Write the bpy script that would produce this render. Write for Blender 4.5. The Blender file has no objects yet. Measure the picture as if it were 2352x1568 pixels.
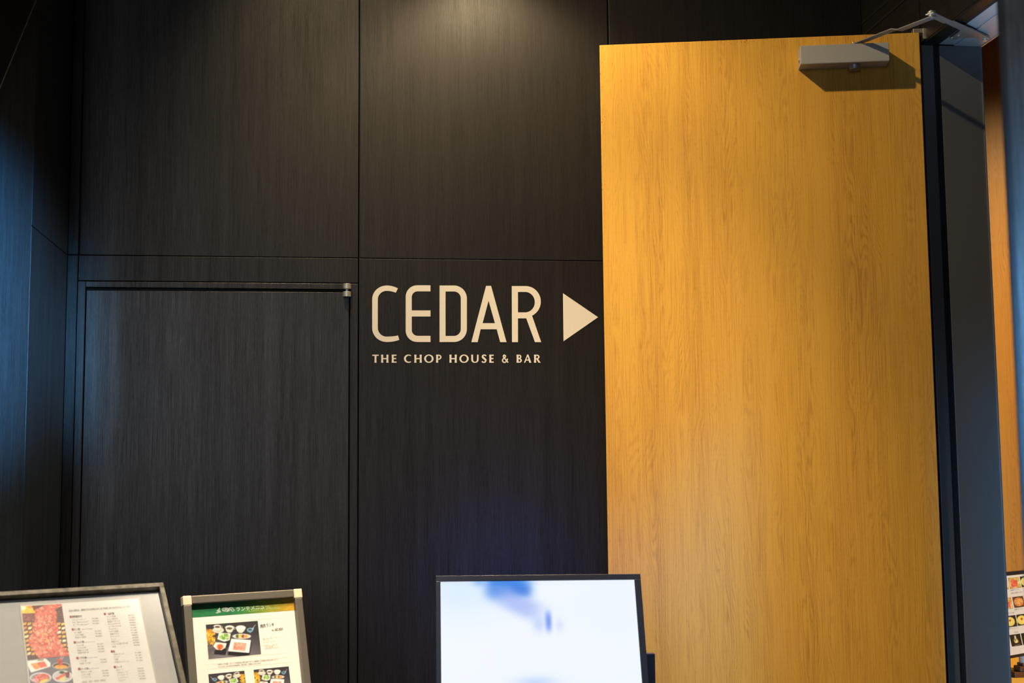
import bpy, bmesh, math, random
import numpy as np
from mathutils import Vector, Matrix
D = bpy.data; SC = bpy.context.scene; COL = SC.collection
R_ = math.radians
random.seed(4); rng = np.random.default_rng(7)

# ------------------------------------------------------------------ camera
F_PX = 3050.0
PITCH = math.atan(F_PX/29150); YAW = R_(7.2); ROLL = .0092
FW = np.array([math.sin(YAW)*math.cos(PITCH), math.cos(YAW)*math.cos(PITCH), math.sin(PITCH)])
R0 = np.array([math.cos(YAW), -math.sin(YAW), 0.]); U0 = np.cross(R0, FW)
UP = U0*math.cos(ROLL)+R0*math.sin(ROLL); RT = R0*math.cos(ROLL)-U0*math.sin(ROLL)
CAM = np.array([0., -3.8, 1.55])
cd = D.cameras.new('camera'); cam = D.objects.new('camera', cd); COL.objects.link(cam)
m = Matrix(((RT[0], UP[0], -FW[0], CAM[0]), (RT[1], UP[1], -FW[1], CAM[1]), (RT[2], UP[2], -FW[2], CAM[2]), (0, 0, 0, 1)))
cam.matrix_world = m
cd.sensor_width = 36; cd.sensor_fit = 'HORIZONTAL'; cd.lens = F_PX/2352*36; cd.clip_start = .05
cd.dof.use_dof = True; cd.dof.focus_distance = 3.7; cd.dof.aperture_fstop = 8.0
SC.camera = cam

# ------------------------------------------------------------------ world, lights, exposure
W = D.worlds.new('world'); SC.world = W; W.use_nodes = True
W.node_tree.nodes['Background'].inputs[0].default_value = (.30, .50, .80, 1)
W.node_tree.nodes['Background'].inputs[1].default_value = .03
SC.view_settings.view_transform = 'Standard'; SC.view_settings.look = 'None'
SC.view_settings.exposure = 0; SC.view_settings.gamma = 1; SC.view_settings.use_curve_mapping = False

def lamp(kind, name, loc, target, energy, color, **kw):
    l = D.lights.new(name, kind); l.energy = energy; l.color = color
    for k, v in kw.items(): setattr(l, k, v)
    o = D.objects.new(name, l); COL.objects.link(o); o.location = loc
    o.rotation_euler = (Vector(target)-Vector(loc)).to_track_quat('-Z', 'Y').to_euler()
    return o
WARM = (1.0, .76, .44)
# ceiling downlight close to the dark wall, the shop's main accent lamp
lamp('SPOT', 'downlight_over_wall', (.40, -.34, 3.27), (.42, -.27, 2.0), 58, WARM, spot_size=R_(108), spot_blend=.5, shadow_soft_size=.05)
# ceiling downlights of the passage in front of the door
lamp('SPOT', 'downlight_over_door', (-.35, -1.22, 3.9), (.82, -.35, 1.8), 225, WARM, spot_size=R_(86), spot_blend=1.0, shadow_soft_size=.03)
lamp('SPOT', 'downlight_before_door', (.46, -1.25, 3.9), (.70, -.42, .0), 450, WARM, spot_size=R_(50), spot_blend=1.0, shadow_soft_size=.05)
# downlights over the menu stands
lamp('SPOT', 'downlight_over_menus', (-.60, -1.85, 3.9), (-.52, -1.25, 1.2), 310, (1.0, .89, .75), spot_size=R_(40), spot_blend=.8, shadow_soft_size=.03)
lamp('SPOT', 'downlight_over_lunch_menu', (-.05, -1.95, 3.6), (-.20, -.93, 1.15), 510, (1.0, .89, .75), spot_size=R_(19), spot_blend=1.0, shadow_soft_size=.03)
# cool daylight from the street end of the passage behind the camera
lamp('AREA', 'street_daylight', (-1.5, -8.0, 2.5), (-.4, 0, 1.7), 46, (.88, .93, 1.0), size=2.0)
# added blue spots, unseen, to light the left panel, pillar and header soffit
lamp('SPOT', 'added_blue_left_spot', (.35, -3.9, 2.05), (-1.02, -.74, 1.96), 3300, (.15, .52, 1.0), spot_size=R_(17.5), spot_blend=1.0, shadow_soft_size=.05)
lamp('SPOT', 'added_blue_pillar_spot', (.25, -4.4, 1.75), (.80, -2.75, 1.50), 750, (.17, .52, 1.0), spot_size=R_(24), spot_blend=1.0, shadow_soft_size=.15)
lamp('SPOT', 'added_blue_header_spot', (1.0, -2.1, .9), (1.70, -1.12, 2.73), 420, (.36, .66, 1.0), spot_size=R_(32), spot_blend=1.0, shadow_soft_size=.1)
# warm lamps in the restaurant beyond the doorway
lamp('SPOT', 'restaurant_wall_lamp', (3.50, -.30, 3.5), (2.40, .90, .75), 400, (1.0, .74, .40), spot_size=R_(86), spot_blend=1.0, shadow_soft_size=.05)

# ------------------------------------------------------------------ maths helpers
def ray(x, y): return RT*(x-1176)/F_PX+UP*(784-y)/F_PX+FW
class Fr:
    """a flat working plane: origin, u to the right, v up, n towards the viewer"""
    def __init__(s, O, u, v):
        s.O = np.array(O, float); s.u = np.array(u, float); s.v = np.array(v, float); s.n = np.cross(s.u, s.v)
    def p(s, a, b, h=0.): return s.O+s.u*a+s.v*b+s.n*h
    def pix(s, x, y, h=0.):
        d = ray(x, y); O = s.O+s.n*h; P = CAM+d*((O-CAM)@s.n)/(d@s.n); q = P-O
        return (float(q@s.u), float(q@s.v))
def tilted(yaw, rec, roll, px, py, dist):
    yaw, rec, roll = R_(yaw), R_(rec), R_(roll)
    u = np.array([math.cos(yaw), math.sin(yaw), 0]); n = np.array([math.sin(yaw), -math.cos(yaw), 0])
    v = np.array([0, 0, 1])*math.cos(rec)-n*math.sin(rec)
    return Fr(CAM+ray(px, py)*dist, u*math.cos(roll)+v*math.sin(roll), v*math.cos(roll)-u*math.sin(roll))

# ------------------------------------------------------------------ materials
def newmat(name):
    mt = D.materials.new(name); mt.use_nodes = True; nt = mt.node_tree
    return mt, nt, nt.nodes['Principled BSDF']
def N(nt, t, **kw):
    n = nt.nodes.new(t)
    for k, v in kw.items(): setattr(n, k, v)
    return n
def plain(name, c, rough=.5, metal=0., bump=0., bscale=200., spec=.5, coat=0., var=.10):
    mt, nt, b = newmat(name)
    b.inputs['Base Color'].default_value = (*c, 1); b.inputs['Roughness'].default_value = rough
    b.inputs['Metallic'].default_value = metal; b.inputs['Specular IOR Level'].default_value = spec
    b.inputs['Coat Weight'].default_value = coat
    tc = N(nt, 'ShaderNodeTexCoord'); no = N(nt, 'ShaderNodeTexNoise'); no.inputs['Scale'].default_value = bscale
    nt.links.new(tc.outputs['Object'], no.inputs['Vector'])
    mx = N(nt, 'ShaderNodeMix', data_type='RGBA', blend_type='MULTIPLY'); mx.inputs[0].default_value = var
    mx.inputs[6].default_value = (*c, 1); nt.links.new(no.outputs['Fac'], mx.inputs[7])
    nt.links.new(mx.outputs[2], b.inputs['Base Color'])
    if bump:
        bp = N(nt, 'ShaderNodeBump'); bp.inputs['Strength'].default_value = bump; bp.inputs['Distance'].default_value = .001
        nt.links.new(no.outputs['Fac'], bp.inputs['Height']); nt.links.new(bp.outputs['Normal'], b.inputs['Normal'])
    return mt
def math_(nt, op, a, b=None, c=None):
    n = N(nt, 'ShaderNodeMath', operation=op)
    for i, x in enumerate((a, b, c)):
        if x is None: continue
        if isinstance(x, (int, float)): n.inputs[i].default_value = x
        else: nt.links.new(x, n.inputs[i])
    return n.outputs[0]
def uvnoise(nt, uv, sx, sy, detail=3., rough=.55, off=0.):
    mp = N(nt, 'ShaderNodeMapping'); mp.inputs['Scale'].default_value = (sx, sy, 1); mp.inputs['Location'].default_value = (off, off*1.7, 0)
    nt.links.new(uv, mp.inputs['Vector'])
    no = N(nt, 'ShaderNodeTexNoise'); no.inputs['Scale'].default_value = 1; no.inputs['Detail'].default_value = detail; no.inputs['Roughness'].default_value = rough
    nt.links.new(mp.outputs['Vector'], no.inputs['Vector']); return no.outputs['Fac']
def ramp(nt, fac, stops):
    r = N(nt, 'ShaderNodeValToRGB'); e = r.color_ramp.elements
    e[0].position, e[0].color = stops[0][0], (*stops[0][1], 1); e[1].position, e[1].color = stops[-1][0], (*stops[-1][1], 1)
    for p, c in stops[1:-1]:
        x = e.new(p); x.color = (*c, 1)
    nt.links.new(fac, r.inputs['Fac']); return r.outputs['Color']
def mixc(nt, kind, fac, a, b):
    mx = N(nt, 'ShaderNodeMix', data_type='RGBA', blend_type=kind)
    for i, x in ((0, fac), (6, a), (7, b)):
        if isinstance(x, (int, float)): mx.inputs[i].default_value = x
        elif isinstance(x, tuple): mx.inputs[i].default_value = (*x, 1)
        else: nt.links.new(x, mx.inputs[i])
    return mx.outputs[2]

def oak(name, light, dark, chips=False, rough=.42):
    mt, nt, b = newmat(name)
    uv = N(nt, 'ShaderNodeTexCoord').outputs['UV']
    sep = N(nt, 'ShaderNodeSeparateXYZ'); nt.links.new(uv, sep.inputs[0]); X, Y = sep.outputs[0], sep.outputs[1]
    warp = uvnoise(nt, uv, 8.0, .9, 3.0, .5, 3.1)
    warp2 = uvnoise(nt, uv, 34, 3.2, 2.0, .5, 9.2)
    ph = math_(nt, 'ADD', math_(nt, 'MULTIPLY', X, 900.), math_(nt, 'MULTIPLY', warp, 260.))
    ph = math_(nt, 'ADD', ph, math_(nt, 'MULTIPLY', warp2, 16.))
    rings = math_(nt, 'MULTIPLY_ADD', math_(nt, 'SINE', ph), .5, .5)
    rings = math_(nt, 'POWER', rings, 1.6)
    amt = uvnoise(nt, uv, 26, 1.2, 2.0, .5, 5.5)
    amt = math_(nt, 'MULTIPLY', math_(nt, 'SUBTRACT', amt, .25), 1.5)
    rings = math_(nt, 'MULTIPLY', rings, amt)
    streak = uvnoise(nt, uv, 330, 4.5, 4.0, .6, 1.0)
    band = uvnoise(nt, uv, 16, .5, 2.0, .5, 7.0)
    pores = uvnoise(nt, uv, 1100, 75, 2.0, .5, 2.0)
    pores = math_(nt, 'MULTIPLY', math_(nt, 'MAXIMUM', math_(nt, 'SUBTRACT', pores, .56), 0.), 2.6)
    f = math_(nt, 'ADD', math_(nt, 'MULTIPLY', rings, .62), math_(nt, 'MULTIPLY', math_(nt, 'SUBTRACT', streak, .5), 1.7))
    f = math_(nt, 'ADD', f, math_(nt, 'MULTIPLY', math_(nt, 'SUBTRACT', band, .5), 1.0))
    f = math_(nt, 'ADD', math_(nt, 'ADD', f, pores), .06)
    c = ramp(nt, f, [(0., light), (.45, tuple(.62*l+.38*d for l, d in zip(light, dark))), (1., dark)])
    tint = uvnoise(nt, uv, 5, 1.1, 2, .5, 11.)
    c = mixc(nt, 'MULTIPLY', math_(nt, 'MULTIPLY', tint, .35), c, (1.0, .80, .62))
    if chips:
        cn = uvnoise(nt, uv, 210, 210, 2, .6, 4.)
        big = uvnoise(nt, uv, 14, 9, 1, .5, 6.)
        side = math_(nt, 'LESS_THAN', X, .012)
        top = math_(nt, 'GREATER_THAN', Y, -.011)
        hi = math_(nt, 'GREATER_THAN', Y, -.62)
        edge = math_(nt, 'MAXIMUM', math_(nt, 'MULTIPLY', side, hi), top)
        thr = math_(nt, 'GREATER_THAN', math_(nt, 'ADD', cn, math_(nt, 'MULTIPLY', big, .25)), .80)
        c = mixc(nt, 'MIX', math_(nt, 'MULTIPLY', math_(nt, 'MULTIPLY', edge, thr), .85), c, (.10, .035, .01))
    nt.links.new(c, b.inputs['Base Color']); b.inputs['Roughness'].default_value = rough
    b.inputs['Specular IOR Level'].default_value = .35
    bp = N(nt, 'ShaderNodeBump'); bp.inputs['Strength'].default_value = .12; bp.inputs['Distance'].default_value = .0006; bp.invert = True
    nt.links.new(f, bp.inputs['Height']); nt.links.new(bp.outputs['Normal'], b.inputs['Normal'])
    return mt

def laminate(name, c, rough=.36, gmul=1.0, spec=.5, off=0.):
    mt, nt, b = newmat(name)
    uv = N(nt, 'ShaderNodeTexCoord').outputs['UV']
    g1 = uvnoise(nt, uv, 420, 7, 3, .6, off+.3); g2 = uvnoise(nt, uv, 1400, 50, 2, .6, off+2.); g3 = uvnoise(nt, uv, 30, .8, 2, .5, off+5.)
    g4 = uvnoise(nt, uv, 60, 900, 2, .6, off+8.)
    g = math_(nt, 'ADD', math_(nt, 'MULTIPLY', g1, .45), math_(nt, 'MULTIPLY', g2, .35))
    g = math_(nt, 'ADD', g, math_(nt, 'MULTIPLY', g3, .22)); g = math_(nt, 'ADD', g, math_(nt, 'MULTIPLY', g4, .13))
    lo = tuple(x*.45*gmul for x in c); hi = tuple(x*1.6*gmul for x in c)
    nt.links.new(ramp(nt, g, [(.42, lo), (.74, hi)]), b.inputs['Base Color'])
    rr = math_(nt, 'ADD', math_(nt, 'MULTIPLY', math_(nt, 'SUBTRACT', g, .57), -.35), rough)
    nt.links.new(rr, b.inputs['Roughness']); nt.links.new(math_(nt, 'MAXIMUM', math_(nt, 'MULTIPLY', math_(nt, 'SUBTRACT', g, .18), 2.3*spec), .05), b.inputs['Specular IOR Level'])
    bp = N(nt, 'ShaderNodeBump'); bp.inputs['Strength'].default_value = .28; bp.inputs['Distance'].default_value = .0004
    nt.links.new(g, bp.inputs['Height']); nt.links.new(bp.outputs['Normal'], b.inputs['Normal'])
    return mt

M = {}
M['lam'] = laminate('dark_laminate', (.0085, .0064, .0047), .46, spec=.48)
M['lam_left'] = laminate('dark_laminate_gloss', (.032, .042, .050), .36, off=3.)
M['black'] = plain('black_gap', (.004, .004, .004), .7)
M['frame'] = laminate('frame_laminate', (.016, .013, .011), .42, off=6.)
M['jamb'] = plain('dark_grey_painted_steel', (.11, .112, .11), .42, bump=.15, bscale=900)
M['oak'] = oak('oak_veneer', (.69, .385, .054), (.345, .148, .015), chips=True)
M['oak_wall'] = oak('oak_wall_veneer', (.50, .25, .05), (.28, .12, .022))
M['alu'] = plain('satin_aluminium', (.42, .42, .40), .42, .75, bump=.1, bscale=1500)
M['alu_body'] = plain('silver_paint', (.42, .42, .41), .45, .2, bump=.25, bscale=1800)
M['chrome'] = plain('brushed_chrome', (.72, .66, .56), .38, .7)
M['steel'] = plain('polished_edge_steel', (.75, .78, .82), .25, .9)
M['soffit'] = plain('satin_header_steel', (.34, .36, .38), .38, .15)
M['cream'] = plain('cream_vinyl', (.90, .83, .69), .5)
M['brass'] = plain('pale_metal', (.62, .53, .38), .35, .8)
M['ceiling'] = plain('dark_ceiling', (.03, .03, .03), .8)
M['floor'] = plain('grey_floor_tile', (.10, .095, .09), .4)
M['pillar'] = laminate('grey_pillar_laminate', (.10, .105, .11), .5, off=9.)
M['paper'] = plain('white_paper', (.80, .77, .70), .65, bscale=60)
M['board'] = plain('grey_linen_board', (.47, .455, .42), .75, bump=.3, bscale=55)
M['bmetal'] = plain('worn_nickel', (.17, .155, .12), .42, .8, bump=.3, bscale=70, var=.95)
M['bdark'] = plain('dark_recess', (.016, .014, .016), .5)
M['snap'] = plain('brown_grey_anodised', (.155, .135, .105), .42, .55, bump=.2, bscale=900)
M['cap'] = plain('cream_plastic', (.60, .49, .33), .45)
M['ink'] = plain('dark_grey_ink', (.075, .06, .05), .7)
M['inklight'] = plain('light_grey_ink', (.33, .29, .24), .7)
M['rule'] = plain('faint_rule_ink', (.66, .63, .57), .7)
M['red'] = plain('red_ink', (.42, .05, .04), .6)
M['white_ink'] = plain('white_ink', (.80, .80, .72), .6)
M['green_ink'] = plain('pale_green_ink', (.42, .50, .14), .6)
M['sleeve'] = plain('clear_sleeve_edge', (.52, .48, .40), .35)
M['bezel'] = plain('dark_blue_grey_bezel', (.018, .026, .062), .40, .1)
M['dwood'] = plain('brown_stained_wood', (.16, .055, .018), .4)
M['wax'] = plain('cream_wax', (.80, .66, .50), .4)
M['yellow'] = plain('yellow_lacquer', (.80, .46, .07), .45)
def printed(name, emit=0.):
    mt, nt, b = newmat(name); a = N(nt, 'ShaderNodeAttribute'); a.attribute_name = 'Col'
    nt.links.new(a.outputs['Color'], b.inputs['Base Color']); b.inputs['Roughness'].default_value = .5
    if emit:
        b.inputs['Base Color'].default_value = (0, 0, 0, 1); nt.links.remove(b.inputs['Base Color'].links[0])
        nt.links.new(a.outputs['Color'], b.inputs['Emission Color']); b.inputs['Emission Strength'].default_value = emit
    return mt
M['photo'] = printed('printed_photo_ink'); M['screen'] = printed('lit_screen', 1.0)
def pane():
    mt = D.materials.new('clear_cover'); mt.use_nodes = True; nt = mt.node_tree; nt.nodes.clear()
    o = N(nt, 'ShaderNodeOutputMaterial'); t = N(nt, 'ShaderNodeBsdfTransparent'); g = N(nt, 'ShaderNodeBsdfGlossy')
    g.inputs['Roughness'].default_value = .12; t.inputs['Color'].default_value = (.97, .97, .96, 1)
    x = N(nt, 'ShaderNodeMixShader'); x.inputs[0].default_value = .05
    nt.links.new(t.outputs[0], x.inputs[1]); nt.links.new(g.outputs[0], x.inputs[2]); nt.links.new(x.outputs[0], o.inputs[0])
    return mt
M['pane'] = pane()

# ------------------------------------------------------------------ object helpers
def root(name, loc, label=None, cat=None, group=None, kind=None):
    o = D.objects.new(name, None); COL.objects.link(o); o.location = loc; o.empty_display_size = .1
    tag(o, label, cat, group, kind); return o
def tag(o, label=None, cat=None, group=None, kind=None):
    if label: o['label'] = label
    if cat: o['category'] = cat
    if group: o['group'] = group
    if kind: o['kind'] = kind
    return o
def wloc(o):
    v = Vector((0, 0, 0))
    while o is not None: v = v+o.location; o = o.parent
    return v
class MB:
    def __init__(s): s.v = []; s.f = []; s.uv = []
    def face(s, idx, uvs): s.f.append(idx); s.uv.append(uvs)
    def prism(s, fr, loop, h0, h1):
        n = len(loop); a = sum(loop[i][0]*loop[(i+1) % n][1]-loop[(i+1) % n][0]*loop[i][1] for i in range(n))
        if a < 0: loop = loop[::-1]
        b = len(s.v)
        for h in (h0, h1):
            for x, y in loop: s.v.append(tuple(fr.p(x, y, h)))
        s.face(list(range(b+n, b+2*n)), [tuple(q) for q in loop])
        s.face(list(range(b+n-1, b-1, -1)), [tuple(q) for q in loop[::-1]])
        for i in range(n):
            j = (i+1) % n; p, q = loop[i], loop[j]; dh = h1-h0
            dx, dy = q[0]-p[0], q[1]-p[1]
            if abs(dx) > abs(dy): e = [(p[0], p[1]), (q[0], q[1]), (q[0], q[1]+dh), (p[0], p[1]+dh)]
            else: e = [(p[0], p[1]), (q[0], q[1]), (q[0]+dh, q[1]), (p[0]+dh, p[1])]
            s.face([b+i, b+j, b+n+j, b+n+i], e)
        return s
    def box(s, fr, x0, x1, y0, y1, h0, h1): return s.prism(fr, [(x0, y0), (x1, y0), (x1, y1), (x0, y1)], h0, h1)
    def lathe(s, P, axis, prof, n=24):
        ax = np.array(axis, float); ax /= np.linalg.norm(ax)
        t = np.array([1., 0, 0]) if abs(ax[0]) < .8 else np.array([0, 1., 0])
        e1 = np.cross(ax, t); e1 /= np.linalg.norm(e1); e2 = np.cross(ax, e1); b = len(s.v); P = np.array(P, float)
        for r, z in prof:
            for k in range(n):
                a = 2*math.pi*k/n; s.v.append(tuple(P+ax*z+(e1*math.cos(a)+e2*math.sin(a))*r))
        for i in range(len(prof)-1):
            for k in range(n):
                j = (k+1) % n; s.face([b+i*n+k, b+i*n+j, b+(i+1)*n+j, b+(i+1)*n+k], [(k/n, prof[i][1]), ((k+1)/n, prof[i][1]), ((k+1)/n, prof[i+1][1]), (k/n, prof[i+1][1])])
        s.face([b+k for k in range(n)][::-1], [(0, 0)]*n); s.face([b+(len(prof)-1)*n+k for k in range(n)], [(0, 0)]*n)
        return s
    def build(s, name, mat, parent=None, bevel=0., smooth=False, seg=2):
        me = D.meshes.new(name); off = wloc(parent) if parent else Vector((0, 0, 0))
        me.from_pydata([tuple(Vector(v)-off) for v in s.v], [], s.f)
        ul = me.uv_layers.new(name='UVMap'); k = 0
        flat = [c for uvs in s.uv for q in uvs for c in q]; ul.data.foreach_set('uv', flat)
        bm = bmesh.new(); bm.from_mesh(me); bmesh.ops.recalc_face_normals(bm, faces=bm.faces[:]); bm.to_mesh(me); bm.free()
        me.materials.append(M[mat] if isinstance(mat, str) else mat)
        o = D.objects.new(name, me); COL.objects.link(o)
        if parent: o.parent = parent
        if smooth:
            me.shade_smooth()
            if hasattr(me, 'set_sharp_from_angle'): me.set_sharp_from_angle(angle=R_(40))
        if bevel:
            bv = o.modifiers.new('bevel', 'BEVEL'); bv.width = bevel; bv.segments = seg; bv.limit_method = 'ANGLE'
        return o
def box(name, mat, parent, fr, x0, x1, y0, y1, h0, h1, bevel=0.): return MB().box(fr, x0, x1, y0, y1, h0, h1).build(name, mat, parent, bevel)
def struct(o, label=None): o['kind'] = 'structure'; 
WR = Fr((0, 0, 0), (1, 0, 0), (0, 0, 1))          # dark front wall, n towards the camera
FL = Fr((0, 0, 0), (1, 0, 0), (0, 1, 0))          # horizontal, n up

def flat_shape(fr, loops, h0, h1):
    """filled 2-D outline with holes -> MB on the plane fr"""
    cu = D.curves.new('tmp', 'CURVE'); cu.dimensions = '2D'; cu.fill_mode = 'BOTH'; cu.extrude = abs(h1-h0)/2
    for lp in loops:
        sp = cu.splines.new('POLY'); sp.points.add(len(lp)-1)
        for i, (x, y) in enumerate(lp): sp.points[i].co = (x, y, 0, 1)
        sp.use_cyclic_u = True
    return curve_mb(cu, fr, (h0+h1)/2)
def curve_mb(cu, fr, hm, T=None):
    ob = D.objects.new('tmp', cu); COL.objects.link(ob); dg = bpy.context.evaluated_depsgraph_get(); dg.update()
    me = D.meshes.new_from_object(ob.evaluated_get(dg)); mb = MB(); g = T or (lambda x, y: (x, y))
    for v in me.vertices:
        x, y = g(v.co.x, v.co.y); mb.v.append(tuple(fr.p(x, y, hm+v.co.z)))
    for p in me.polygons: mb.face(list(p.vertices), [(0, 0)]*len(p.vertices))
    D.objects.remove(ob); D.meshes.remove(me); D.curves.remove(cu)
    return mb
def text_into(mb, fr, s, p0, p1, h, bold=0., dx=1.0, squeeze=True):
    """text whose baseline runs from p0 towards p1 on plane fr; height h metres"""
    cu = D.curves.new('tmp', 'FONT'); cu.body = s; cu.size = 1.0; cu.offset = bold; cu.resolution_u = 2
    tmp = D.objects.new('tmp', cu); COL.objects.link(tmp); dg = bpy.context.evaluated_depsgraph_get(); dg.update()
    me = D.meshes.new_from_object(tmp.evaluated_get(dg)); D.objects.remove(tmp); D.curves.remove(cu)
    if not me.vertices: return
    xs = [v.co.x for v in me.vertices]; w = max(xs)-min(xs) or 1; x0 = min(xs)
    p0 = np.array(p0); p1 = np.array(p1); L = np.linalg.norm(p1-p0); d = (p1-p0)/L; n = np.array([-d[1], d[0]])
    sc = h/.72; kx = L/w if squeeze else sc
    b = len(mb.v)
    for v in me.vertices:
        q = p0+d*(v.co.x-x0)*kx+n*v.co.y*sc; mb.v.append(tuple(fr.p(q[0], q[1], HT[0])))
    for p in me.polygons: mb.face([b+i for i in p.vertices], [(0, 0)]*len(p.vertices))
    D.meshes.remove(me)
HT = [0.]

# printed pictures -----------------------------------------------------------
def homog(src, dst):
    A = []; B = []
    for (x, y), (u, v) in zip(src, dst):
        A += [[x, y, 1, 0, 0, 0, -u*x, -u*y], [0, 0, 0, x, y, 1, -v*x, -v*y]]; B += [u, v]
    h = np.linalg.solve(np.array(A, float), np.array(B, float)); return np.append(h, 1).reshape(3, 3)
class Canvas:
    def __init__(s, w, h, bg, quad=None):
        """quad: tl, tr, br, bl in drawing coordinates"""
        s.w, s.h = w, h; s.a = np.zeros((h, w, 3))+np.array(bg)/255.
        yy, xx = np.mgrid[0:h, 0:w]; U = (xx+.5)/w; V = (yy+.5)/h
        quad = quad or [(0, 0), (1, 0), (1, 1), (0, 1)]
        H = homog([(0, 0), (1, 0), (1, 1), (0, 1)], quad); q = np.stack([U, V, np.ones_like(U)], -1)@H.T
        s.X = q[..., 0]/q[..., 2]; s.Y = q[..., 1]/q[..., 2]
        s.px = abs(s.X[h//2, w//2]-s.X[h//2, w//2-1])
    def put(s, m, c, jit=0.):
        m = np.clip(m, 0, 1)[..., None]; c = np.array(c)/255.
        if jit: c = c*(1+jit*s.noise(3))
        s.a = s.a*(1-m)+c*m
    def noise(s, cell=3):
        n = rng.normal(size=(s.h//cell+3, s.w//cell+3)); n = np.kron(n, np.ones((cell, cell)))[:s.h, :s.w]
        k = max(1, cell//2)
        n = (n+np.roll(n, k, 0)+np.roll(n, k, 1)+np.roll(n, (k, k), (0, 1)))/2
        return np.clip(n, -2, 2)[..., None]
    def ell(s, cx, cy, rx, ry, c, rot=0., jit=0.):
        a = R_(rot); dx, dy = s.X-cx, s.Y-cy; x = dx*math.cos(a)+dy*math.sin(a); y = -dx*math.sin(a)+dy*math.cos(a)
        d = np.sqrt((x/rx)**2+(y/ry)**2); s.put((1-d)*min(rx, ry)/s.px+.5, c, jit)
    def poly(s, pts, c, jit=0.):
        m = np.zeros(s.X.shape)
        for ox, oy in ((-.25, -.25), (.25, -.25), (-.25, .25), (.25, .25)):
            X, Y = s.X+ox*s.px, s.Y+oy*s.px; ins = np.zeros(X.shape, bool); n = len(pts)
            for i in range(n):
                x1, y1 = pts[i]; x2, y2 = pts[(i+1) % n]
                if y1 == y2: continue
                ins ^= ((y1 > Y) != (y2 > Y)) & (X < (x2-x1)*(Y-y1)/(y2-y1)+x1)
            m += ins*.25
        s.put(m, c, jit)
    def line(s, x1, y1, x2, y2, w, c):
        dx, dy = x2-x1, y2-y1; L = dx*dx+dy*dy or 1e-9; t = np.clip(((s.X-x1)*dx+(s.Y-y1)*dy)/L, 0, 1)
        d = np.hypot(s.X-x1-t*dx, s.Y-y1-t*dy); s.put((w/2-d)/s.px+.5, c)
    def blobs(s, n, box, r, cols, clip=None):
        for _ in range(n):
            x = rng.uniform(box[0], box[2]); y = rng.uniform(box[1], box[3]); q = r*rng.uniform(.5, 1.3)
            s.ell(x, y, q, q*rng.uniform(.4, 1), cols[rng.integers(len(cols))], rng.uniform(0, 180))
    def mesh(s, name, fr, P, h, parent, mat='photo', soft=0):
        a = s.a.copy()
        for _ in range(soft):
            p = np.pad(a, ((1, 1), (1, 1), (0, 0)), 'edge'); a = (p[1:-1, 1:-1]*4+p[:-2, 1:-1]+p[2:, 1:-1]+p[1:-1, :-2]+p[1:-1, 2:])/8
        H = homog([(0, 0), (1, 0), (1, 1), (0, 1)], P); yy, xx = np.mgrid[0:s.h, 0:s.w]
        q = np.stack([xx/(s.w-1), yy/(s.h-1), np.ones(xx.shape)], -1)@H.T; S = q[..., 0]/q[..., 2]; T = q[..., 1]/q[..., 2]
        off = np.array(wloc(parent)); V = (fr.O+fr.n*h-off)+S[..., None]*fr.u+T[..., None]*fr.v
        i = np.arange(s.h*s.w).reshape(s.h, s.w)
        Fc = np.stack([i[1:, :-1], i[1:, 1:], i[:-1, 1:], i[:-1, :-1]], -1).reshape(-1, 4)
        me = D.meshes.new(name); me.from_pydata(V.reshape(-1, 3).tolist(), [], Fc.tolist())
        c = np.clip(a, 0, 1); lin = np.where(c <= .04045, c/12.92, ((c+.055)/1.055)**2.4)
        ca = me.color_attributes.new('Col', 'FLOAT_COLOR', 'POINT')
        ca.data.foreach_set('color', np.concatenate([lin, np.ones((s.h, s.w, 1))], -1).astype(np.float32).ravel())
        me.materials.append(M[mat]); o = D.objects.new(name, me); COL.objects.link(o); o.parent = parent
        return o

# ================================================================== THE SETTING
ZC = 3.55
# --- front wall: backing plus laminate panels with recessed joints
XL, XR = -.773, 1.575
wall = MB().box(WR, XL-.02, XR+.2, 0, ZC, -.12, -.012).build('wall_front', 'black'); wall['kind'] = 'structure'
g = .0022
def wp(x0, x1, z0, z1, h1=0., name='wall_panel'):
    return box(name, 'lam', wall, WR, x0+g/2, x1-g/2, z0+g/2, z1-g/2, -.012, h1, .0008)
XA, XB, XC_ = -.743, .037, .778                     # joints of the panelling
ZS = 2.190                                          # the level joint
wp(XA+.002, XB, ZS, ZC); wp(XB+.003, XC_, ZS, ZC); wp(XC_+.003, XR, ZS, ZC)
wp(XA, XB, 2.117, ZS)                               # header board over the closet door
wp(XB+.001, XC_, 0, ZS); wp(XC_+.003, XR, 0, ZS)
wp(XL, XA, ZS, ZC, .001); wp(XL, XA, 0, ZS, .001)
# --- closet door in the front wall
d2 = root('door_2', (.02, 0, 0), 'flush dark laminate closet door left of the lettering', 'door', kind='structure')
fw = MB()
fw.box(WR, XA+.001, XA+.022, 0, 2.115, -.012, .004).box(WR, XA+.022, XB-.0225, 2.0985, 2.115, -.012, .004).box(WR, XB-.0225, XB-.001, 0, 2.115, -.012, .004)
fw.build('door_frame', 'frame', d2, .0012)
box('door_leaf', laminate('door_laminate', (.017, .0145, .0125), .40, off=12., spec=.6), d2, WR, XA+.0245, XB-.0268, .01, 2.090, -.0118, .000, .0008)
hp = Fr((.0045, -.016, 0), (1, 0, 0), (0, 0, 1))
hb = MB(); hb.lathe((.0045, -.016, 2.0978), (0, 0, 1), [(.0112, 0), (.0118, .0006), (.0118, .0142), (.0112, .0148)]); hb.build('hinge_knuckle', 'chrome', d2, smooth=True)
hb = MB(); hb.lathe((.0045, -.016, 2.0752), (0, 0, 1), [(.0112, 0), (.0118, .0006), (.0118, .0142), (.0112, .0148)]); hb.build('hinge_knuckle', 'chrome', d2, smooth=True)
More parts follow.
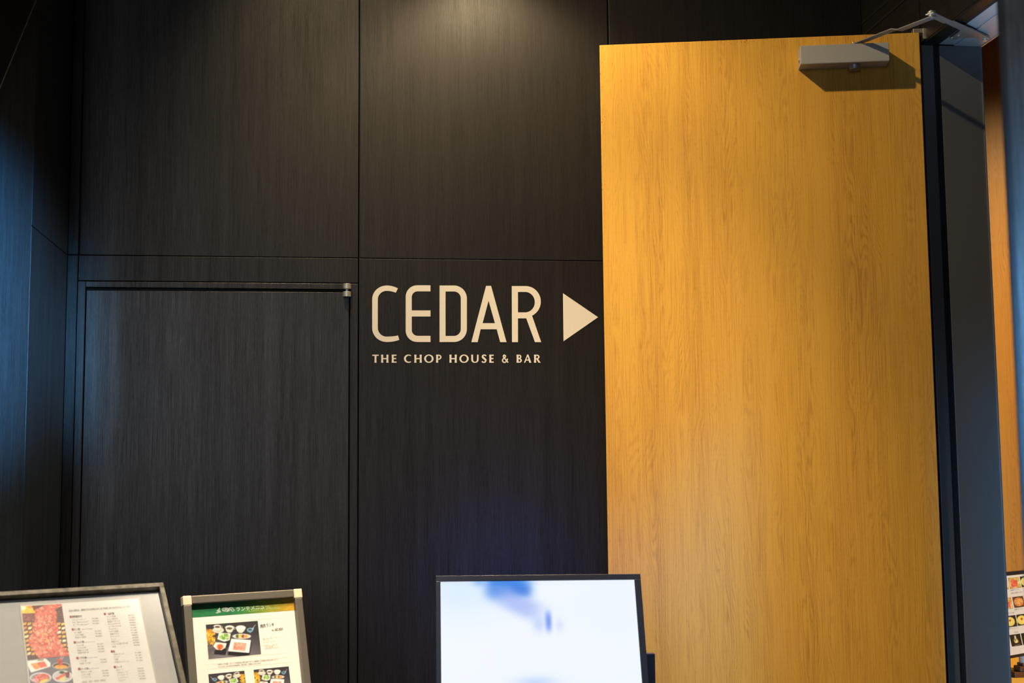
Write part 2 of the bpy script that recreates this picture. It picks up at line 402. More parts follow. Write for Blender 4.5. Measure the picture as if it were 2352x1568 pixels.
hb = MB(); hb.lathe((.0045, -.016, 2.0895), (0, 0, 1), [(.0042, 0), (.0042, .009)]).build('hinge_pin', 'chrome', d2, smooth=True)
hb = MB().box(hp, -.010, .010, 2.0760, 2.0890, -.016, -.004).box(hp, -.010, .010, 2.0990, 2.1120, -.0125, -.004); hb.build('hinge_plate', 'bdark', d2)

# --- left wall: short return, then a panel flaring out towards the street
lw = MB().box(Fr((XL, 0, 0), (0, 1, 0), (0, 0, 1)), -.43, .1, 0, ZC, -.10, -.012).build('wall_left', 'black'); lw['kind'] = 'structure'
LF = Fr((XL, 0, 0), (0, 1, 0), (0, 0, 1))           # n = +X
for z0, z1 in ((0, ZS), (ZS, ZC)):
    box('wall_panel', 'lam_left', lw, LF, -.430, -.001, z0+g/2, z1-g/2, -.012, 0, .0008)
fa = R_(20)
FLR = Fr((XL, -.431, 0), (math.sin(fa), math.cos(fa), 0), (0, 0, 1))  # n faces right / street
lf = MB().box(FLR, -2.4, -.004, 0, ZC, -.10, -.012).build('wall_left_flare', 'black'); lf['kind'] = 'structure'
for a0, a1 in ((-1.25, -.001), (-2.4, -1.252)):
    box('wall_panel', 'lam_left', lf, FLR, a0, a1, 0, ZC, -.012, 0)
# dark reflection with thin bright edge, modelled as a black panel on the flare
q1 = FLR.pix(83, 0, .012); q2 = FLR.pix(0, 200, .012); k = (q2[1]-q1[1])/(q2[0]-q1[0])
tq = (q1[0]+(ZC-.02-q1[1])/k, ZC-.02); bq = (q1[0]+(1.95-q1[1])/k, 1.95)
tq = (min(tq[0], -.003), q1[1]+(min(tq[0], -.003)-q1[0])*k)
tr1 = MB().prism(FLR, [tq, bq, (-2.3, 1.95), (-2.3, ZC-.02), (tq[0], ZC-.02)], .0006, .012).build('reflection_panel', 'black', None, .0006); tr1['kind'] = 'structure'
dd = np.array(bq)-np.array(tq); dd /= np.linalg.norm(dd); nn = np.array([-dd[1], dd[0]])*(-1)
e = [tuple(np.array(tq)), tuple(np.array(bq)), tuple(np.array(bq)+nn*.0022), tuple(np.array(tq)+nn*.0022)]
MB().prism(FLR, e, .012, .014).build('edge_strip', 'steel', tr1)  # bright line of the reflection, modelled as a strip

# --- right wall with the doorway
XO = XR+.172                                        # inner face of the doorway wall
YJ = -.41                                           # hinge jamb face
ZH = 2.735                                          # underside of the header
rw = MB().box(FL, XR, XO, YJ+.006, .1, 0, ZC).build('wall_right', 'lam'); rw['kind'] = 'structure'
dr = root('door_1', (1.56, -.43, 0), 'tall oak veneered door standing open against the dark wall', 'door', kind='structure')
JF = Fr((0, YJ, 0), (1, 0, 0), (0, 0, 1))
MB().box(JF, XR+.001, 1.6085, 0, ZH, -.006, 0).build('jamb_strip', 'jamb', dr, .0012)
MB().box(JF, 1.6085, 1.626, 0, ZH, -.006, -.0045).build('door_seal', 'black', dr)
MB().box(JF, 1.626, XO, 0, ZH, -.006, .0).build('jamb_board', 'jamb', dr, .0012)
MB().box(JF, XO-.0015, XO+.0015, 0, ZH, -.006, .0022).build('edge_strip', 'steel', dr)
hd = MB().box(FL, XR, XO, -1.50, YJ, ZH+.006, ZC).build('wall_right_header', 'lam'); hd['kind'] = 'structure'
HF = Fr((0, 0, ZH), (1, 0, 0), (0, -1, 0))           # underside, n = -Z
MB().box(HF, XR+.001, 1.6085, -YJ, 1.495, -.006, 0).build('jamb_strip', 'lam', dr, .0012)
MB().box(HF, 1.6085, 1.626, -YJ, 1.495, -.006, -.0045).build('door_seal', 'black', dr)
MB().box(HF, 1.626, 1.668, -YJ, 1.495, -.006, -.003).build('header_board', 'soffit', dr)
MB().box(HF, 1.668, XO, -YJ, 1.495, -.006, .0).build('header_board', 'soffit', dr)
MB().box(HF, 1.6665, 1.6685, -YJ+.02, 1.495, -.006, .0012).build('edge_strip', 'steel', dr)
MB().box(HF, XO-.0018, XO+.0012, -YJ, 1.495, -.006, .0022).build('edge_strip', 'steel', dr)
# architrave ribs on the passage side above the door
RF = Fr((XR, 0, 0), (0, -1, 0), (0, 0, 1))           # n = -X
MB().box(RF, .0, 1.5, 2.895, 2.903, 0, .0015).build('trim_2', 'frame').__setitem__('kind', 'structure')
MB().box(RF, .0, 1.5, 2.935, 2.942, 0, .0012).build('trim_3', 'frame').__setitem__('kind', 'structure')
w2 = MB().box(FL, XR, XO, -6.5, -1.50, 0, ZC).build('wall_right_street', 'jamb'); w2['kind'] = 'structure'

# --- restaurant side beyond the doorway
iw = MB().box(Fr((0, .95, 0), (1, 0, 0), (0, 0, 1)), XO, 4.4, 0, ZC, -.1, 0).build('wall_restaurant', 'oak_wall'); iw['kind'] = 'structure'
iw2 = MB().box(FL, 4.4, 4.5, -3.5, 1.05, 0, ZC).build('wall_restaurant_end', 'oak_wall'); iw2['kind'] = 'structure'
fl = MB().box(FL, -3.2, 4.6, -8.6, 1.2, -.1, 0).build('floor', 'floor'); fl['kind'] = 'structure'
ce = MB().box(FL, -3.2, 4.6, -8.6, 1.2, ZC+.9, ZC+1.0).build('ceiling', 'ceiling'); ce['kind'] = 'structure'

# ================================================================== OAK DOOR
du = R_(-12.6)
_u = np.array([math.cos(du), math.sin(du), 0])
DP = Fr((1.56, -.44, 0), _u, (0, 0, 1))
pr = DP.pix(2111, 75); pl = DP.pix(1377, 103.2)
DT = Fr(DP.p(pl[0], 0)+np.array([0, 0, (pr[1]+pl[1])/2]), _u, (0, 0, 1))   # s from the free edge, t down from the top
DW = pr[0]-pl[0]
leaf = box('door_leaf', 'oak', dr, DT, 0, DW, -(pr[1]+pl[1])/2+.01, 0, -.040, 0, .0012)
# top pivot of the door
MB().box(DT, DW-.014, DW+.016, .002, .014, -.034, -.008).box(DT, DW+.012, DW+.019, -.016, .014, -.034, -.006).build('door_pivot', 'brass', dr, .0008)

# --- closer on the door face
cl = root('door_closer', tuple(DT.p(DW-.2, -.07)), 'silver box door closer with folding arm at the top of the oak door', 'door closer')
HB = .056
c0 = DT.pix(1837, 104, HB); c1 = DT.pix(2042, 98, HB); c2 = DT.pix(2043, 139, HB); c3 = DT.pix(1840, 147, HB)
x0, x1 = (c0[0]+c3[0])/2, (c1[0]+c2[0])/2; t1 = (c0[1]+c1[1])/2; t0 = (c2[1]+c3[1])/2
box('closer_body', 'alu_body', cl, DT, x0, x1, t0, t1, 0.0004, HB, .0012)
MB().box(DT, x0+.003, x1-.003, t0-.0012, t0+.001, HB-.0022, HB+.0008).build('edge_strip', 'alu', cl)
cx = DT.pix(1962, 150, HB/2)[0]
MB().lathe(DT.p(cx, t0, HB/2+.002), -DT.v, [(.0150, -.001), (.0150, .012), (.0140, .0135), (.0085, .0135), (.0080, .011)]).build('spindle_cap', 'alu', cl, smooth=True)
MB().lathe(DT.p(x0, (t0+t1)/2-.006, HB/2), -DT.u, [(.006, -.001), (.006, .003)]).build('valve_screw', 'chrome', cl, smooth=True)
MB().box(DT, x0+.004, x0+.04, t0-.0006, t0+.001, .006, .008).build('score_line', 'alu', cl)

# folding arm: a rigid arm from the spindle to the elbow, a forearm back to the shoe under the header
S0 = DT.p(cx, t1+.004, HB/2)
def at_depth(x, y, P):                                # point on pixel ray lying above/below at the same distance as P
    d = ray(x, y); return CAM+d*((P-CAM)@FW)
def at_z(x, y, z):
    d = ray(x, y); return CAM+d*((z-CAM[2])/d[2])
ZA = float(S0[2])
def bar(mb, A, B, w, t, crank=.0, cpos=.42, clen=.035):
    """flat bar with its broad side seen from below, jogged once (crank) in its own plane"""
    A = np.array(A, float); B = np.array(B, float); d = B-A; L = np.linalg.norm(d); d /= L
    s = np.cross([0, 0, 1.], d); s /= np.linalg.norm(s); fr = Fr(A, d, s)
    c0, c1 = L*cpos, L*cpos+clen; q = crank; up = fr.n
    # jog in height: three joined slabs
    def slab(a, b, ha, hb):
        i = len(mb.v)
        for (x, h) in ((a, ha), (b, hb)):
            for (y, k) in ((-w/2, 0), (w/2, 0), (w/2, t), (-w/2, t)): mb.v.append(tuple(fr.p(x, y, h+k)))
        for f in ([0, 1, 2, 3], [4, 7, 6, 5], [0, 4, 5, 1], [1, 5, 6, 2], [2, 6, 7, 3], [3, 7, 4, 0]): mb.face([i+j for j in f], [(0, 0)]*4)
    slab(-w*.45, c0, 0, 0); slab(c0, c1, 0, q); slab(c1, L+w*.45, q, q)
    return mb
ZL = ZA-.008
EL = at_z(2140, 42, ZL); FE = at_z(2262, 87, ZH-.008)
bar(MB(), S0, (EL[0], EL[1], ZA), .021, .0028, -.008, .53, .022).build('main_arm', 'alu', cl, .0006)
MB().lathe(S0-np.array([0, 0, .004]), (0, 0, 1), [(.0055, 0), (.0055, .010), (.003, .0105), (.003, .014)]).build('spindle_nut', 'brass', cl, smooth=True)
MB().lathe((EL[0], EL[1], ZL-.002), (0, 0, 1), [(.0072, 0), (.0072, .006), (.0088, .0065), (.0088, .011), (.0062, .0112), (.0062, .0135), (.0105, .0140), (.0105, .0185), (.0055, .0200), (.0045, .0225)]).build('elbow_joint', 'alu', cl, smooth=True)
FZ = ZL+.0085
bar(MB(), (EL[0], EL[1], FZ), (FE[0], FE[1], FZ), .023, .003, .003, .28, .014).build('forearm', 'alu', cl, .0006)
MB().lathe((FE[0], FE[1], FZ-.003), (0, 0, 1), [(.0065, 0), (.0065, .005), (.008, .006), (.008, ZH-FZ+.001)]).build('shoe_pivot', 'chrome', cl, smooth=True)
zz = ZH
sp = [at_z(*q, zz)[:2] for q in ((2181, 86), (2205, 68), (2228, 62), (2262, 76), (2272, 86), (2262, 92), (2240, 83), (2205, 84), (2193, 88))]
MB().prism(FL, [tuple(map(float, q)) for q in sp], ZH-.0045, ZH-.0004).build('arm_shoe', 'alu', cl, .0006)
for q in ((2186, 86.5), (2202, 81)):
    P = at_z(*q, zz-.0045); MB().lathe((P[0], P[1], ZH-.0068), (0, 0, 1), [(.0030, 0), (.0036, .0012), (.0036, .003)], 12).build('screw', 'chrome', cl)

# ================================================================== LETTERING ON THE WALL
def crop(x, y): return WR.pix(800+x/3.7935, 620+y/3.7935, .0)
def arc(cx, cy, rx, ry, a0, a1, n=14):
    return [(cx+rx*math.cos(R_(a0+(a1-a0)*i/n)), cy-ry*math.sin(R_(a0+(a1-a0)*i/n))) for i in range(n+1)]
def quad(p, c, q, n=8): return [((1-t)**2*p[0]+2*t*(1-t)*c[0]+t*t*q[0], (1-t)**2*p[1]+2*t*(1-t)*c[1]+t*t*q[1]) for t in [i/n for i in range(n+1)]]
sg = root('wall_lettering', (.3, 0, 1.9), 'large cream capital letters with a small tagline under them on the dark panel', 'sign')
G = {}
G['C'] = [quad((432, 160), (390, 136), (335, 135))+arc(335, 255, 127, 120, 90, 180)+arc(335, 505, 127, 122, 180, 270)+quad((335, 627), (395, 627), (444, 608))+
          quad((433, 570), (385, 580), (335, 580))+arc(335, 505, 78, 75, 270, 180)+arc(335, 255, 78, 73, 180, 90)+quad((335, 182), (378, 183), (414, 198))]
G['E'] = [[(716, 133)]+arc(600, 233, 100, 100, 90, 180)+arc(600, 527, 100, 100, 180, 270)+[(716, 627), (716, 573)]+arc(603, 523, 50, 50, 270, 180)+[(553, 405), (716, 405), (716, 352), (553, 352)]+arc(603, 236, 50, 50, 180, 90)+[(716, 186)]]
G['D'] = [[(795, 135)]+arc(920, 248, 113, 113, 90, 0)+arc(920, 514, 113, 113, 0, -90)+[(795, 627)],
          [(847, 187)]+arc(920, 247, 60, 60, 90, 0)+arc(920, 514, 60, 60, 0, -90)+[(847, 574)]]
G['A'] = [[(1200, 138), (1244, 138), (1378, 628), (1323, 628), (1293, 516), (1153, 516), (1127, 628), (1072, 628)], [(1222, 268), (1277, 463), (1170, 463)]]
G['R'] = [[(1424, 140)]+arc(1545, 275, 132, 135, 90, -65, 24)+[(1680, 628), (1626, 628), (1550, 421), (1478, 421), (1478, 628), (1426, 628)],
          [(1478, 191)]+arc(1540, 280, 85, 89, 90, -90, 20)+[(1478, 369)]]
for ch in 'CEDAR':
    flat_shape(WR, [[crop(*p) for p in lp] for lp in G[ch]], .0003, .0010).build('letter', 'cream', sg)
ar = MB().prism(WR, [crop(1870, 202), crop(2176, 411), crop(1875, 620)], .0003, .0010).build('arrow_sign', 'cream')
tag(ar, 'solid cream triangle arrow pointing right beside the oak door', 'sign')
# tagline: flared humanist capitals drawn in a 0..1 box
def ell(cx, cy, rx, ry, a0=0, a1=360, n=28): return [(cx+rx*math.cos(R_(a0+(a1-a0)*i/n)), cy+ry*math.sin(R_(a0+(a1-a0)*i/n))) for i in range(n if abs(a1-a0) == 360 else n+1)]
def stem(x, w, y0=0, y1=1, fl=.10): return [(x-fl*w, y0), (x+w+fl*w, y0), (x+w, (y0+y1)/2), (x+w+fl*w, y1), (x-fl*w, y1), (x, (y0+y1)/2)]
def ribbon(P, Wd):
    L = []; Rr = []
    for i, p in enumerate(P):
        a = np.array(P[max(i-1, 0)]); b = np.array(P[min(i+1, len(P)-1)]); d = b-a; d = d/np.linalg.norm(d); n = np.array([-d[1], d[0]])
        w = Wd[i] if isinstance(Wd, list) else Wd
        L.append(tuple(np.array(p)+n*w/2)); Rr.append(tuple(np.array(p)-n*w/2))
    return L+Rr[::-1]
def spl(P, n=6):
    out = []; Q = [P[0]]+list(P)+[P[-1]]
    for i in range(1, len(Q)-2):
        a, b, c, d = map(np.array, Q[i-1:i+3])
        for k in range(n):
            t = k/n; out.append(tuple(.5*((2*b)+(c-a)*t+(2*a-5*b+4*c-d)*t*t+(3*b-a-3*c+d)*t**3)))
    return out+[tuple(P[-1])]
def glyph(c, A):    # A: aspect (width/height); returns list of separate outlines (each with holes), x in 0..A
    s_ = .22; t_ = .15
    if c == 'T': return [[stem(A/2-s_/2, s_)], [[(0, 1-t_), (A, 1-t_), (A+.02, 1), (-.02, 1)]]]
    if c == 'H': return [[stem(.02, s_)], [stem(A-s_-.02, s_)], [[(.1, .43), (A-.1, .43), (A-.1, .43+t_), (.1, .43+t_)]]]
    if c == 'E': return [[stem(.02, s_)], [[(.1, 0), (A, 0), (A-.02, t_), (.1, t_)]], [[(.1, .44), (A-.06, .44), (A-.06, .44+t_), (.1, .44+t_)]], [[(.1, 1-t_), (A-.03, 1-t_), (A-.01, 1), (.1, 1)]]]
    if c == 'O': return [[ell(A/2, .5, A/2, .52), ell(A/2, .5, A/2-s_*1.05, .38)]]
    if c == 'C':
        o = ell(.56*A+.05, .5, .56*A+.05, .52, 52, 308); i = ell(.56*A+.10, .5, .56*A-.14, .38, 305, 55); return [[o+i]]
    if c == 'P': return [[stem(.02, s_)], [[(.1, .38)]+ell(A-.34, .69, .34, .31, -90, 90, 14)+[(.1, 1), (.1, 1-t_+.02)]+ell(A-.38, .69, .20, .18, 90, -90, 12)+[(.1, .51)]]]
    if c == 'U': return [[[(.02, 1), (.02+s_, 1)]+[(.02+s_, .36)]+ell(A/2+.01, .34, A/2-s_-.02, .23, 180, 360, 12)+[(A-.02-s_*.8, 1), (A-.02, 1), (A-.02, .36)]+ell(A/2, .34, A/2-.02, .36, 0, -180, 16)]]
    if c == 'S':
        P = spl([(A*.90, .84), (A*.62, .945), (A*.28, .90), (A*.20, .72), (A*.48, .53), (A*.80, .34), (A*.70, .11), (A*.38, .05), (A*.05, .16)])
        Wd = [.15+.09*math.exp(-((i/(len(P)-1)-.5)/.2)**2) for i in range(len(P))]; return [[ribbon(P, Wd)]]
    if c == 'B': return [[stem(.02, s_)], [[(.1, .47)]+ell(A-.33, .745, .27, .255, -80, 90, 12)+[(.1, 1), (.1, 1-t_+.02)]+ell(A-.36, .735, .14, .135, 90, -90, 10)+[(.1, .60)]],
                         [[(.1, 0)]+ell(A-.32, .28, .32, .28, -90, 80, 14)+[(.1, .57), (.1, .44)]+ell(A-.36, .285, .18, .155, 90, -90, 10)+[(.1, .13)]]]
    if c == 'A': return [[[(A*.44, 1.02), (A*.60, 1.02), (A+.02, 0), (A-.24, 0), (A*.5, .80), (.14, 0), (-.02, 0)]], [[(A*.22, .26), (A*.76, .26), (A*.72, .39), (A*.26, .39)]]]
    if c == 'R': return [[stem(.02, s_)], [[(.1, .42)]+ell(A-.42, .72, .30, .28, -90, 90, 14)+[(.1, 1), (.1, 1-t_+.02)]+ell(A-.45, .71, .16, .155, 90, -90, 12)+[(.1, .54)]], [[(A-.55, .50), (A-.32, .50), (A+.03, 0), (A-.24, 0)]]]
    if c == '&':
        P = spl([(A*.98, .02), (A*.70, .27), (A*.36, .62), (A*.22, .80), (A*.36, .95), (A*.56, .84), (A*.48, .66), (A*.20, .47), (A*.10, .24), (A*.30, .05), (A*.58, .08), (A*.80, .30), (A*.86, .50)], 5)
        return [[ribbon(P[i:i+14], .15)] for i in range(0, len(P)-2, 12)]
Y0, Y1 = 806, 736
for c, a, b in [('T', 210, 264), ('H', 286, 350), ('E', 378, 421), ('C', 485, 549), ('H', 575, 640), ('O', 661, 743), ('P', 765, 812), ('H', 881, 945), ('O', 967, 1049), ('U', 1070, 1136),
                ('S', 1161, 1206), ('E', 1228, 1268), ('&', 1338, 1394), ('B', 1466, 1512), ('A', 1532, 1593), ('R', 1618, 1674)]:
    hh = Y0-Y1; A = (b-a)/hh; mb = MB()
    for gi, lps in enumerate(glyph(c, A)):
        q = flat_shape(WR, [[crop(a+x*hh, Y0+1-y*hh) for x, y in lp] for lp in lps], .0003-gi*.00005, .0006+gi*.00005)
        o = len(mb.v); mb.v += q.v; mb.f += [[i+o for i in f] for f in q.f]; mb.uv += q.uv
    mb.build('tagline_letter', 'cream', sg)

# ================================================================== DIGITAL SIGNAGE DISPLAY
FS = tilted(-2.65, 20.97, -.27, 1470.5, 1317.5, 2.75)
tl = FS.pix(1001, 1322); W_ = -tl[0]; H_ = .735
ds = root('signage_display', tuple(FS.p(-W_/2, -.5)*np.array([1, 1, 0])), 'tilted floor standing display with a lit cloudy sky screen in a dark bezel', 'display')
bw = .0095
bz = MB().box(FS, -W_, 0, -H_, 0, -.045, -.004)
bz.build('back_cover', 'bezel', ds, .002)
bz = MB().box(FS, -W_, 0, -.0115, 0, -.0036, .0012).box(FS, -W_, 0, -H_, -H_+.012, -.0036, .0012).box(FS, -W_, -W_+bw, -H_+.012, -.0115, -.0036, .0012).box(FS, -.013, 0, -H_+.012, -.0115, -.0036, .0012)
bz.build('bezel', 'bezel', ds, .0006)
cv = Canvas(130, 220, (240, 247, 255))
def soft(cx, cy, rx, ry, c, amt, rot=0, sh=2.):
    a = R_(rot); dx, dy = cv.X-cx, cv.Y-cy; x = dx*math.cos(a)+dy*math.sin(a); y = -dx*math.sin(a)+dy*math.cos(a)
    d = (np.abs(x/rx)**sh+np.abs(y/ry)**sh); cv.put(np.exp(-d)*amt, c)
q = FS.pix(1011, 1339); S0x, S0y = q; Ssc = (FS.pix(1454, 1332)[0]-q[0])
# drawing space: x 0..1 over the width, y in the same unit downwards
cv.X = cv.X; cv.Y = cv.Y*(H_-.023)/(W_-bw-.013)
soft(.10, .05, .22, .14, (205, 228, 255), .6)
soft(.88, .10, .4, .2, (236, 244, 255), .6)
soft(.35, .015, .115, .075, (80, 145, 235), 1., 0, 4.)
soft(.31, .03, .07, .07, (70, 135, 228), .7, 0, 3.)
soft(.41, .055, .05, .035, (40, 110, 215), .7, 0, 3.)
soft(.40, .125, .12, .055, (165, 185, 245), .85, 25, 3.)
soft(.20, .01, .035, .02, (130, 180, 245), .7)
soft(.545, .215, .016, .05, (100, 140, 235), .85, 0, 3.)
soft(.495, .23, .03, .04, (185, 205, 250), .7, 0, 2.)
soft(.60, .235, .02, .03, (205, 210, 250), .6)
soft(.47, .52, .10, .03, (190, 212, 250), .8)
soft(.5, .85, .5, .15, (150, 190, 245), .8); soft(.3, 1.2, .5, .2, (110, 160, 235), .8)
P = [(-W_+bw, -.0115), (-.013, -.0115), (-.013, -H_+.012), (-W_+bw, -H_+.012)]
cv.mesh('screen', FS, P, -.0034, ds, 'screen', soft=1)
gl = lamp('AREA', 'added_blue_wall_glow', tuple(FS.p(-.07, -.05, -.16)), tuple(FS.p(.0, .12, -1.2)), 1.5, (.06, .22, 1.0), size=.22)  # added lamp for the blue glow on the wall behind
# stand: two uprights behind the screen and a foot
BF = Fr(FS.p(0, 0)*np.array([1, 1, 0]), (math.cos(R_(-2.65)), math.sin(R_(-2.65)), 0), (0, 0, 1))
hh = -.10
a0 = BF.pix(1484, 1502, hh)[0]; a1 = BF.pix(1504.5, 1502, hh)[0]; zt = BF.pix(1495, 1501, hh)[1]
MB().box(BF, a0, a1, .02, zt, hh-.02, hh).build('stand_post', 'bezel', ds, .001)
MB().box(BF, -W_/2, a1, zt-.22, zt-.16, hh-.018, hh-.002).build('cross_bar', 'bezel', ds, .001)
MB().box(BF, -W_-a1-.02, a1+.02, 0, .02, hh-.20, .32).build('foot_plate', 'bezel', ds, .002)

# ================================================================== MENU LECTERN (left)
F1 = tilted(18.59, 49.58, 1.33, 374, 1342, 2.45)
s0 = F1.pix(0, 1550)[0]-.012; H1 = .46; bwv = .0105
def rc(F, x, y, h=0.): return F.pix(x, y, h)
base = F1.p(s0/2, -H1/2)
m1 = root('menu_lectern', (base[0], base[1], 0), 'sloping menu board in a worn metal frame on a stand at the left', 'menu stand')
MB().box(F1, s0, 0, -bwv, 0, -.016, .006).build('frame_rail', 'bmetal', m1, .0008)
MB().box(F1, s0, 0, -H1, -H1+bwv, -.016, .006).build('frame_rail', 'bmetal', m1, .0008)
MB().box(F1, -bwv*.85, 0, -H1+bwv, -bwv, -.016, .006).build('frame_rail', 'bmetal', m1, .0008)
MB().box(F1, s0, s0+.004, -H1+bwv, -bwv, -.016, .006).build('frame_rail', 'bdark', m1, .0008)
MB().box(F1, s0+.004, -bwv*.85, -H1+bwv, -bwv, -.018, -.0135).build('back_plate', 'bdark', m1)
tp = rc(F1, 200, 1368, -.006)[1]
MB().box(F1, s0+.008, -bwv*.85-.0012, -H1+bwv, tp, -.0135, -.006).build('linen_board', 'board', m1)
hS = -.0055
sl = [rc(F1, 44, 1389, hS), rc(F1, 317, 1368, hS)]
xl = (rc(F1, 44, 1390, hS)[0]+rc(F1, 66, 1568, hS)[0])/2; xr = (rc(F1, 320, 1372, hS)[0]+rc(F1, 364, 1568, hS)[0])/2; yt = (sl[0][1]+sl[1][1])/2
MB().box(F1, xl, xr, -H1+bwv+.03, yt, -.0058, -.0045).build('menu_sleeve', 'sleeve', m1, .0004)
hp_ = -.0043
pxl = (rc(F1, 48.2, 1392, hp_)[0]+rc(F1, 69.6, 1568, hp_)[0])/2; pxr = (rc(F1, 316, 1373, hp_)[0]+rc(F1, 360, 1568, hp_)[0])/2
pyt = (rc(F1, 48.2, 1392, hp_)[1]+rc(F1, 316, 1373, hp_)[1])/2
MB().box(F1, pxl, pxr, -H1+bwv+.034, pyt, -.0047, hp_).build('menu_sheet', 'paper', m1)
# printed photo strip, drawn in the coordinates of an enlarged crop
cv = Canvas(104, 215, (95, 60, 55), [(68, 105), (848, 48), (1075, 1620), (272, 1690)])
cv.poly([(60, 90), (300, 80), (340, 240), (80, 250)], (250, 200, 50), .05); cv.ell(110, 140, 50, 45, (250, 250, 210)); cv.ell(250, 120, 60, 30, (240, 150, 40))
cv.poly([(270, 90), (430, 90), (420, 140), (320, 200)], (110, 50, 40))
cv.poly([(90, 245), (340, 250), (350, 400), (110, 410)], (140, 80, 70), .1)
cv.poly([(700, 130), (860, 120), (910, 460), (740, 440)], (90, 65, 60), .1)
for y in range(150, 440, 42): cv.line(700, y+20, 900, y-2, 7, (165, 120, 110))
for r_, y in enumerate(range(420, 1000, 82)):
    for x in range(120, 340, 85): cv.poly([(x+r_*12, y+8), (x+70+r_*12, y-4), (x+50+r_*12, y+48), (x-10+r_*12, y+58)], [(230, 150, 70), (250, 200, 80), (245, 225, 150), (240, 165, 60)][(r_+x//40) % 4], .08)
    for x in range(760, 960, 85): cv.poly([(x+r_*5, y+8), (x+72+r_*5, y-2), (x+52+r_*5, y+46), (x-8+r_*5, y+56)], [(240, 180, 90), (250, 215, 110), (248, 240, 205)][(r_+x//50) % 3], .08)
meat = [(430, 130), (560, 55), (850, 45), (860, 90), (720, 160), (760, 250), (740, 400), (790, 540), (760, 640), (800, 760), (880, 880), (1010, 1060), (420, 1110), (350, 1010), (240, 850), (215, 740), (300, 620), (290, 470), (350, 370), (330, 180)]
cv.poly(meat, (214, 108, 88), .07)
sv = cv.a.copy()
cv.blobs(220, (230, 70, 860, 1060), 30, [(232, 140, 112), (196, 78, 66), (240, 165, 135), (205, 95, 75), (225, 120, 98)])
cv.blobs(130, (330, 280, 720, 950), 13, [(250, 205, 170), (250, 190, 150), (240, 170, 110)])
msk = np.zeros(cv.X.shape); tmp = cv.a.copy(); cv.a = np.zeros_like(cv.a); cv.poly(meat, (255, 255, 255)); msk = cv.a; cv.a = sv*(1-msk)+tmp*msk
cv.line(440, 760, 540, 640, 30, (240, 170, 110)); cv.line(570, 640, 650, 570, 26, (245, 190, 140)); cv.ell(580, 775, 32, 32, (245, 175, 90)); cv.blobs(25, (470, 380, 640, 720), 9, [(255, 235, 200), (120, 50, 30)])
cv.poly([(200, 1140), (1020, 1065), (1100, 1700), (260, 1700)], (110, 108, 116))
cv.poly([(205, 1160), (545, 1112), (635, 1195), (635, 1265), (275, 1380), (205, 1230)], (240, 236, 226)); cv.poly([(265, 1215), (370, 1195), (460, 1290), (355, 1325)], (235, 150, 85), .08); cv.poly([(375, 1195), (520, 1165), (580, 1265), (460, 1290)], (225, 105, 75), .08); cv.line(400, 1150, 500, 1140, 16, (80, 90, 45))
cv.ell(835, 1250, 165, 62, (225, 215, 205)); cv.ell(835, 1250, 150, 52, (60, 40, 35)); cv.ell(835, 1270, 125, 38, (235, 160, 60), 0, .06); cv.poly([(755, 1120), (850, 1110), (860, 1240), (790, 1250)], (205, 75, 55), .1)
for x in (815, 850): cv.line(x, 1130, x+25, 1080, 8, (240, 225, 215))
cv.ell(455, 1475, 200, 100, (225, 222, 215)); cv.ell(455, 1480, 178, 84, (150, 148, 150)); cv.ell(460, 1480, 150, 75, (228, 110, 90), -15, .12); cv.ell(520, 1530, 80, 26, (240, 205, 90), -15); cv.ell(360, 1520, 60, 40, (235, 150, 150), 0, .1)
cv.ell(862, 1450, 190, 110, (228, 225, 220)); cv.ell(862, 1450, 170, 94, (196, 192, 188)); cv.ell(850, 1375, 50, 26, (50, 75, 45)); cv.poly([(730, 1480), (890, 1390), (910, 1430), (760, 1520)], (228, 105, 70), .1); cv.poly([(900, 1380), (990, 1360), (990, 1480), (930, 1470)], (120, 55, 50), .15); cv.ell(860, 1500, 45, 30, (240, 215, 110))
Pq = [rc(F1, 48.2, 1392.5, -.0041), rc(F1, 141.7, 1385.7, -.0041)]
yb = rc(F1, 60, 1583, -.0041)[1]; xm = (rc(F1, 142, 1386, -.0041)[0]+rc(F1, 168, 1568, -.0041)[0])/2; ty = (Pq[0][1]+Pq[1][1])/2
cv.mesh('printed_photo', F1, [(pxl, ty), (xm, ty), (xm, yb), (pxl, yb)], -.0041, m1, soft=1)
# menu text, rows placed after the sheet
HT[0] = -.0040
tx = MB(); tg = MB(); tr = MB()
def row(mb, F, s, x0, y0, x1, y1, h, sc=5.6, oy=1300, ox=0, bold=0.):
    a = F.pix(ox+x0/sc, oy+y0/sc, HT[0]); b = F.pix(ox+x1/sc, oy+y1/sc, HT[0]); c = F.pix(ox+x0/sc, oy+(y0-h)/sc, HT[0])
    text_into(mb, F, s, a, b, abs(c[1]-a[1]), bold)
row(tg, F1, '当店の焼肉は、厳選されたお肉を心ゆくまでお楽しみいただけるメニューです。', 888, 585, 1680, 528, 22)
def sec(x, y, t, en=None):
    a = F1.pix((x)/5.6, 1300+(y)/5.6, HT[0]); tr.box(F1, a[0], a[0]+.0034, a[1], a[1]+.0052, HT[0]-.0001, HT[0])
    row(tg, F1, t, x+28, y-2, x+28+26*len(t), y-2-1.9*len(t), 24, bold=.01)
    if en: row(tx, F1, en, x+135, y-12, x+270, y-22, 13)
def item(x, y, t, xp, p, dy):
    row(tx, F1, t, x, y, x+23*min(len(t), 9), y-1.7*min(len(t), 9), 19); row(tx, F1, '¥'+p, xp, y-dy, xp+80, y-dy-5, 19)
    row(tx, F1, '.'*14, x+23*min(len(t), 9)+14, y-4, xp-12, y-dy+6, 7)
sec(898, 664, '焼肉盛合せ')
